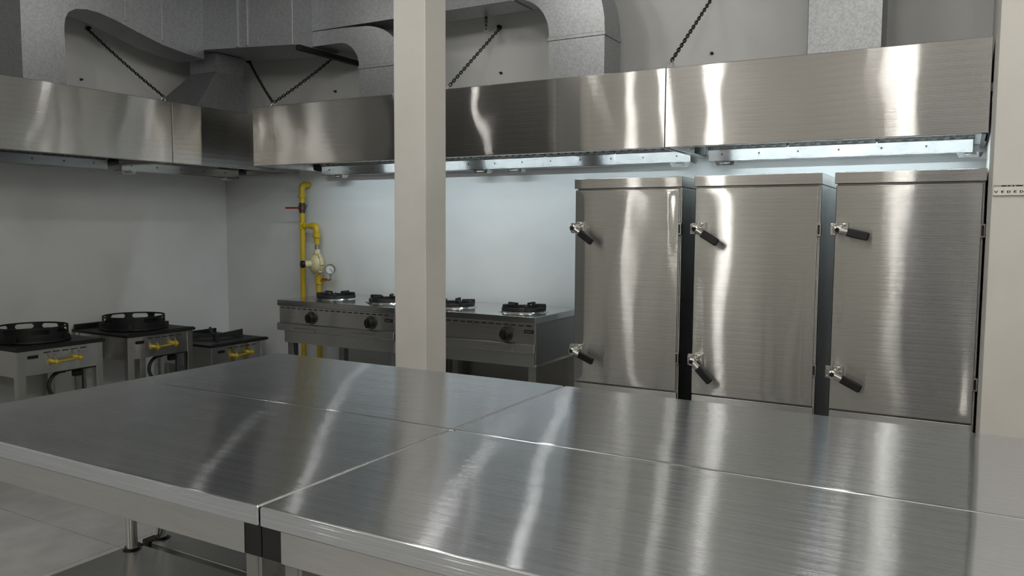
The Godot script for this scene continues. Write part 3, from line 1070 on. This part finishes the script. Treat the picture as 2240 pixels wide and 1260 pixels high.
	b.hexa([Vector3(0.42, top, 0.44), Vector3(0.80, top, 0.44), Vector3(0.80, top, 0.98), Vector3(0.42, top, 1.12)], [Vector3(0.41, 2.75, 0.41), Vector3(0.72, 2.75, 0.41), Vector3(0.72, 2.75, 0.69), Vector3(0.41, 2.75, 0.69)])
	part("duct_body", b, M.galv, o)
	# brackets that carry the trunk
	for k in 2:
		var x: float = [3.158, 1.20][k]
		o = thing("wall_bracket", ["slotted steel bracket under the duct to the right of the pillar", "dark steel angle bracket under the duct to the left of the pillar"][k], "bracket", Vector3(x, 2.88, 0.0))
		b = MB.new()
		if k == 0:
			b.box(Vector3(-0.015, 0.0, 0.30), Vector3(0.015, 0.215, 0.303), 0.001)
			b.box(Vector3(-0.015, 0.0, 0.27), Vector3(-0.012, 0.215, 0.30), 0.001)
			part("upright", b, M.chrome, o)
			b = MB.new()
			for j in 7:
				b.box(Vector3(-0.006, 0.012 + j * 0.028, 0.3015), Vector3(0.006, 0.028 + j * 0.028, 0.3036), 0.001)
			part("slot", b, M.dark, o).set_meta("kind", "stuff")
			b = MB.new()
			b.box(Vector3(-0.02, 0.205, 0.0), Vector3(0.02, 0.245, 0.62), 0.002)
			b.xf = Transform3D(Basis(), Vector3.ZERO)
			part("arm", b, M.chain, o)
		else:
			b.box(Vector3(-0.02, 0.05, 0.0), Vector3(0.02, 0.09, 0.78), 0.002)
			b.box(Vector3(-0.02, 0.05, 0.0), Vector3(0.02, 0.13, 0.012), 0.002)
			part("arm", b, M.rubber, o)
			o.position = Vector3(1.74, 2.755, 0.0)

# -------------------------------------------------------------------- chains
func link_mesh() -> ArrayMesh:
	var b := MB.new()
	var path := []
	var n := 16
	for k in n + 1:
		var a := TAU * k / n
		path.append(Vector3(0.009 * cos(a), 0.0105 * signf(sin(a)) * (1.0 if absf(sin(a)) > 0.01 else 0.0) + 0.009 * sin(a), 0))
	b.tube(path, 0.0034, 8, false)
	return b.mesh()

func chain(p: Vector3, q: Vector3, sag: float, label: String, hook: bool, lm: ArrayMesh) -> void:
	var o := thing("chain", label, "chain", p, 0.0, "steel chains that hold the hoods")
	var n := int(p.distance_to(q) * 1.01 / 0.031)
	var st := SurfaceTool.new()
	st.begin(Mesh.PRIMITIVE_TRIANGLES)
	for k in n:
		var t := (k + 0.5) / n
		var a: Vector3 = p.lerp(q, t) + Vector3(0, -sag * 4 * t * (1 - t), 0) - p
		var d := (q - p + Vector3(0, -sag * 4 * (1 - 2 * t), 0)).normalized()
		var x := d.cross(Vector3.UP).normalized()
		st.append_from(lm, 0, Transform3D(Basis(x, d, x.cross(d)) * Basis(Vector3.UP, 0.6 + (PI / 2 if k % 2 else 0.0)), a))
	var mi := mesh_part("links", st.commit(), M.chain, o)
	mi.set_meta("kind", "stuff")
	var b := MB.new()
	var w := Vector3(0, 0, 1) if absf(p.z) < 0.01 else Vector3(1, 0, 0)
	b.cyl(Vector3.ZERO, w * 0.03, 0.016, 12)
	b.cyl(w * 0.006, w * 0.05, 0.008, 10)
	part("wall_hook", b, M.chain, o)
	b = MB.new()
	var e := q - p
	var dd := (q - p).normalized()
	b.tube([e - dd * 0.01, e + Vector3(-0.012, -0.015, 0.01), e + Vector3(-0.03, -0.04, 0.018)], 0.005, 8)
	if hook:
		b.tube([e - dd * 0.01, e + Vector3(0.012, -0.02, 0.0), e + Vector3(0.016, -0.05, 0.0)], 0.005, 8)
	part("hood_hook", b, M.chrome, o)

func chains() -> void:
	var lm := link_mesh()
	chain(Vector3(3.104, 2.984, 0.0), Vector3(3.17, 2.415, 0.80), 0.0, "steel chain from the wall to the hood just right of the pillar", false, lm)
	chain(Vector3(4.78, 3.03, 0.0), Vector3(4.745, 2.43, 0.80), 0.0, "steel chain from the wall down to the joint of the two hoods", true, lm)
	chain(Vector3(1.406, 2.924, 0.0), Vector3(1.488, 2.42, 0.79), 0.01, "steel chain from the back wall to the open end of the long hood", true, lm)
	chain(Vector3(0.36, 2.985, 0.0), Vector3(1.47, 2.42, 0.78), 0.015, "thin steel chain running out from under the corner duct box to the long hood", false, lm)
	chain(Vector3(0.0, 3.041, 1.37), Vector3(0.955, 2.42, 1.39), 0.012, "steel chain from the side wall to the joint of the side hoods", true, lm)

# -------------------------------------------------------------------- gas pipe
func bend(a: Vector3, c: Vector3, b: Vector3, r: float, n := 8) -> Array:
	var p := []
	var u := (a - c).normalized()
	var w := (b - c).normalized()
	p.append(a)
	for k in n + 1:
		var t := float(k) / n
		var q := (c + u * r).lerp(c, t)
		var s := c.lerp(c + w * r, t)
		p.append(q.lerp(s, t))
	p.append(b)
	return p

func gas() -> void:
	var X := 1.095
	var Z := 0.10
	var o := thing("gas_pipe", "yellow gas pipe with regulator and gauge on the back wall", "pipe", Vector3(X, 0, Z))
	var b := MB.new()
	b.tube(bend(Vector3(0, 0.02, 0), Vector3(0.008, 1.815, 0), Vector3(0.008, 1.815, -0.098), 0.045), 0.0235, 18)
	part("riser", b, M.yellow, o)
	b = MB.new()
	b.tube(bend(Vector3(0.008, 1.755, 0), Vector3(0.008, 1.815, 0), Vector3(0.008, 1.815, -0.05), 0.045), 0.029, 18)
	part("elbow", b, M.yellow, o)
	b = MB.new()
	b.cyl(Vector3(0.007, 1.69, 0), Vector3(0.007, 1.745, 0), 0.029, 18)
	b.cyl(Vector3(0.007, 1.702, 0), Vector3(0.007, 1.722, 0), 0.038, 8)
	part("union", b, M.yellow, o)
	b = MB.new()
	b.cyl(Vector3(0.006, 1.560, 0), Vector3(0.006, 1.652, 0), 0.027, 8)
	b.cyl(Vector3(0.006, 1.585, 0), Vector3(0.006, 1.628, 0), 0.033, 16)
	b.cyl(Vector3(0.006, 1.606, 0), Vector3(0.006, 1.606, 0.05), 0.010, 12)
	var va := part("valve", b, plain(Color(0.32, 0.28, 0.24), 0.4, 0.7), o)
	b = MB.new()
	b.box(Vector3(-0.155, 1.598, 0.042), Vector3(0.02, 1.614, 0.052), 0.004)
	part("valve_lever", b, M.red, va)
	b = MB.new()
	b.cyl(Vector3(0.004, 1.415, 0), Vector3(0.004, 1.478, 0), 0.030, 18)
	b.cyl(Vector3(0.0, 1.446, 0), Vector3(0.05, 1.446, 0), 0.028, 16)
	part("tee", b, M.yellow, o)
	var BX := 0.178
	b = MB.new()
	b.tube(bend(Vector3(0.02, 1.446, 0), Vector3(BX, 1.446, 0), Vector3(BX, 1.28, 0), 0.05), 0.0235, 18)
	part("branch_pipe", b, M.yellow, o)
	b = MB.new()
	b.tube(bend(Vector3(BX - 0.06, 1.446, 0), Vector3(BX, 1.446, 0), Vector3(BX, 1.386, 0), 0.05), 0.030, 18)
	b.cyl(Vector3(BX, 1.335, 0), Vector3(BX, 1.385, 0), 0.030, 18)
	b.cyl(Vector3(BX, 1.343, 0), Vector3(BX, 1.363, 0), 0.038, 8)
	part("elbow", b, M.yellow, o)
	b = MB.new()
	b.cyl(Vector3(BX, 1.20, 0), Vector3(BX, 1.285, 0), 0.019, 14)
	part("nipple", b, M.raw, o)
	# regulator: a disc-like bell facing the room, its black cap turned to the left
	b = MB.new()
	var rc := Vector3(BX + 0.008, 1.108, 0.015)
	var rb := Basis(Vector3.UP, -0.35) * Basis(Vector3.RIGHT, PI / 2)
	b.lathe(rc, [Vector2(0, 0.065), Vector2(0.045, 0.06), Vector2(0.075, 0.04), Vector2(0.085, 0.014), Vector2(0.085, 0.014), Vector2(0.098, 0.012), Vector2(0.098, 0.012), Vector2(0.098, -0.012), Vector2(0.098, -0.012), Vector2(0.085, -0.014), Vector2(0.07, -0.04), Vector2(0.03, -0.055), Vector2(0, -0.055)], 32, rb)
	for k in 8:
		var a := TAU * k / 8
		var c := rc + rb * Vector3(0.096 * cos(a), 0, 0.096 * sin(a))
		b.cyl(c - rb * Vector3(0, 0.017, 0), c + rb * Vector3(0, 0.017, 0), 0.011, 8)
	b.cyl(Vector3(BX + 0.008, 1.18, 0), Vector3(BX, 1.235, 0), 0.03, 16, 0.024)
	b.cyl(Vector3(BX + 0.016, 1.0, 0), Vector3(BX + 0.012, 1.04, 0), 0.027, 16, 0.032)
	var rg := part("regulator", b, M.cream, o)
	b = MB.new()
	var axis := (rb * Vector3(0, 1, 0)).normalized()
	b.cyl(rc + axis * 0.05, rc + axis * 0.115 + Vector3(-0.008, 0, 0), 0.030, 18)
	part("spring_housing", b, M.cream, rg)
	b = MB.new()
	b.cyl(rc + axis * 0.112 + Vector3(-0.008, 0, 0), rc + axis * 0.142 + Vector3(-0.011, 0, 0), 0.033, 20)
	part("cap", b, M.black, rg)
	b = MB.new()
	b.cyl(Vector3(BX + 0.016, 0.02, 0), Vector3(BX + 0.016, 1.01, 0), 0.0235, 18)
	part("downpipe", b, M.yellow, o)
	b = MB.new()
	b.cyl(Vector3(BX + 0.016, 0.925, 0), Vector3(BX + 0.016, 1.01, 0), 0.030, 18)
	b.cyl(Vector3(BX + 0.016, 0.968, 0), Vector3(BX + 0.06, 0.968, 0), 0.014, 14)
	part("tee", b, M.yellow, o)
	b = MB.new()
	b.cyl(Vector3(BX + 0.055, 0.968, 0), Vector3(BX + 0.135, 0.968, 0), 0.010, 12)
	b.cyl(Vector3(BX + 0.075, 0.968, 0), Vector3(BX + 0.105, 0.968, 0), 0.016, 8)
	var gv := part("gauge_cock", b, M.brass, o)
	b = MB.new()
	b.box(Vector3(BX + 0.065, 0.972, 0.014), Vector3(BX + 0.135, 0.982, 0.022), 0.003)
	part("cock_lever", b, M.red, gv)
	b = MB.new()
	b.tube(bend(Vector3(BX + 0.13, 0.968, 0), Vector3(BX + 0.158, 0.968, 0), Vector3(BX + 0.158, 1.03, 0), 0.018), 0.009, 12)
	b.cyl(Vector3(BX + 0.158, 1.0, 0), Vector3(BX + 0.158, 1.022, 0), 0.013, 6)
	part("gauge_stem", b, M.chrome, o)
	b = MB.new()
	var gb := Basis(Vector3.UP, 0.45) * Basis(Vector3.RIGHT, PI / 2)
	var gc := Vector3(BX + 0.158, 1.066, 0.0)
	b.lathe(gc, [Vector2(0, -0.014), Vector2(0.038, -0.014), Vector2(0.042, -0.01), Vector2(0.042, 0.018), Vector2(0.042, 0.018), Vector2(0.046, 0.018), Vector2(0.046, 0.018), Vector2(0.046, 0.026), Vector2(0.046, 0.026), Vector2(0.039, 0.026), Vector2(0.039, 0.026), Vector2(0.039, 0.015)], 28, gb)
	var ga := part("gauge", b, M.raw, o)
	b = MB.new()
	b.lathe(gc, [Vector2(0.0395, 0.013), Vector2(0.0395, 0.016), Vector2(0.0395, 0.016), Vector2(0, 0.016)], 28, gb)
	part("dial", b, M.white, ga)
	b = MB.new()
	b.xf = Transform3D(gb * Basis(Vector3.UP, 0.7), gc)
	b.box(Vector3(-0.002, 0.0165, -0.008), Vector3(0.002, 0.0185, 0.030), 0.0005)
	part("needle", b, M.dark, ga)
	b = MB.new()
	for y in [1.86 - 0.24, 0.7]:
		b.box(Vector3(-0.03, y, -0.1), Vector3(-0.024, y + 0.02, 0.0), 0.001)
		b.box(Vector3(-0.03, y, -0.004), Vector3(0.0, y + 0.02, 0.004), 0.001)
	part("pipe_clip", b, M.raw, o)

# -------------------------------------------------------------------- small things
func small_things() -> void:
	# lettered strip on the side wall
	var o := thing("label_strip", "narrow white strip with spaced black letters on the side wall", "label", Vector3(6.387, 1.5916, 1.5))
	var b := MB.new()
	b.box(Vector3(0.0, 0.0, 0.0), Vector3(0.62, 0.0365, 0.012), 0.002)
	part("strip", b, M.white, o)
	b = MB.new()
	b.box(Vector3(0.0, 0.0365, 0.0), Vector3(0.62, 0.0435, 0.006), 0.002)
	part("ledge", b, plain(Color(0.62, 0.60, 0.57), 0.6), o)
	var font := SystemFont.new()
	font.font_names = PackedStringArray(["Droid Sans"])
	font.font_weight = 700
	var k := 0
	for ch in "VEDED":
		var t := TextMesh.new()
		t.font = font
		t.text = ch
		t.font_size = 32
		t.pixel_size = 0.00068
		t.depth = 0.0012
		mesh_part("letter", t, M.print_black, o, Transform3D(Basis().scaled(Vector3(1.05, 0.62, 1.0)), Vector3(0.012 + k * 0.0223, 0.0155, 0.0126)))
		k += 1
	b = MB.new()
	for q in [[0.030, 0.018], [0.052, 0.010], [0.068, 0.008], [0.082, 0.022], [0.110, 0.02]]:
		b.box(Vector3(q[0], 0.0375, 0.0055), Vector3(q[0] + q[1], 0.0425, 0.0066), 0.0004)
	part("print_marks", b, M.print_black, o)
	# bolts left in the plaster
	for q in [[Vector3(3.114, 2.636, 0), 0.0, "dark bolt in the back wall below the slotted bracket"], [Vector3(4.76, 2.621, 0), 0.0, "dark bolt in the back wall beside the chain at the hood joint"],
			[Vector3(1.427, 2.626, 0), 0.0, "dark bolt in the back wall left of the duct elbow by the pillar"], [Vector3(0.0, 2.62, 1.44), PI / 2, "dark bolt in the side wall under the chain"]]:
		var w := thing("wall_bolt", q[2], "bolt", q[0], q[1], "dark bolts left in the wall")
		b = MB.new()
		b.cyl(Vector3.ZERO, Vector3(0, 0, 0.012), 0.011, 6)
		part("head", b, M.rubber, w)
		b = MB.new()
		b.cyl(Vector3(0, 0, 0.01), Vector3(0, 0, 0.03), 0.006, 10)
		part("shank", b, M.rubber, w)

# -------------------------------------------------------------------- ceiling lamps
func lamps() -> void:
	for q in lamp_plan:
		var bulb := plain(Color(0.9, 0.9, 0.88), 0.5)
		bulb.emission_enabled = true
		bulb.emission = Color(1.0, 0.988, 0.965)
		bulb.emission_energy_multiplier = lamp_glow * q[2]
		var o := thing("ceiling_lamp", "round white bulb hanging from the ceiling, out of the picture", "lamp", Vector3(q[0], 3.2, q[1]), 0.0, "bulbs hanging from the ceiling out of the picture")
		var b := MB.new()
		b.cyl(Vector3(0, q[3] - 0.008, 0), Vector3(0, 0.17, 0), 0.045, 20, 0.032)
		b.cyl(Vector3(0, 0.16, 0), Vector3(0, 0.40, 0), 0.006, 8)
		part("socket", b, M.white, o)
		var sp := SphereMesh.new()
		sp.radius = q[3]
		sp.height = 2.0 * q[3]
		sp.radial_segments = 12
		sp.rings = 6
		mesh_part("bulb", sp, bulb, o)
		var l := OmniLight3D.new()
		l.name = "lamp_light"
		l.light_color = Color(1.0, 0.988, 0.965)
		l.light_energy = lamp_power * q[2] * q[3] * q[3] * 100.0
		l.light_size = q[3] * 0.95
		l.omni_range = 16.0
		l.omni_attenuation = 2.0
		l.shadow_enabled = true
		o.add_child(l, true)
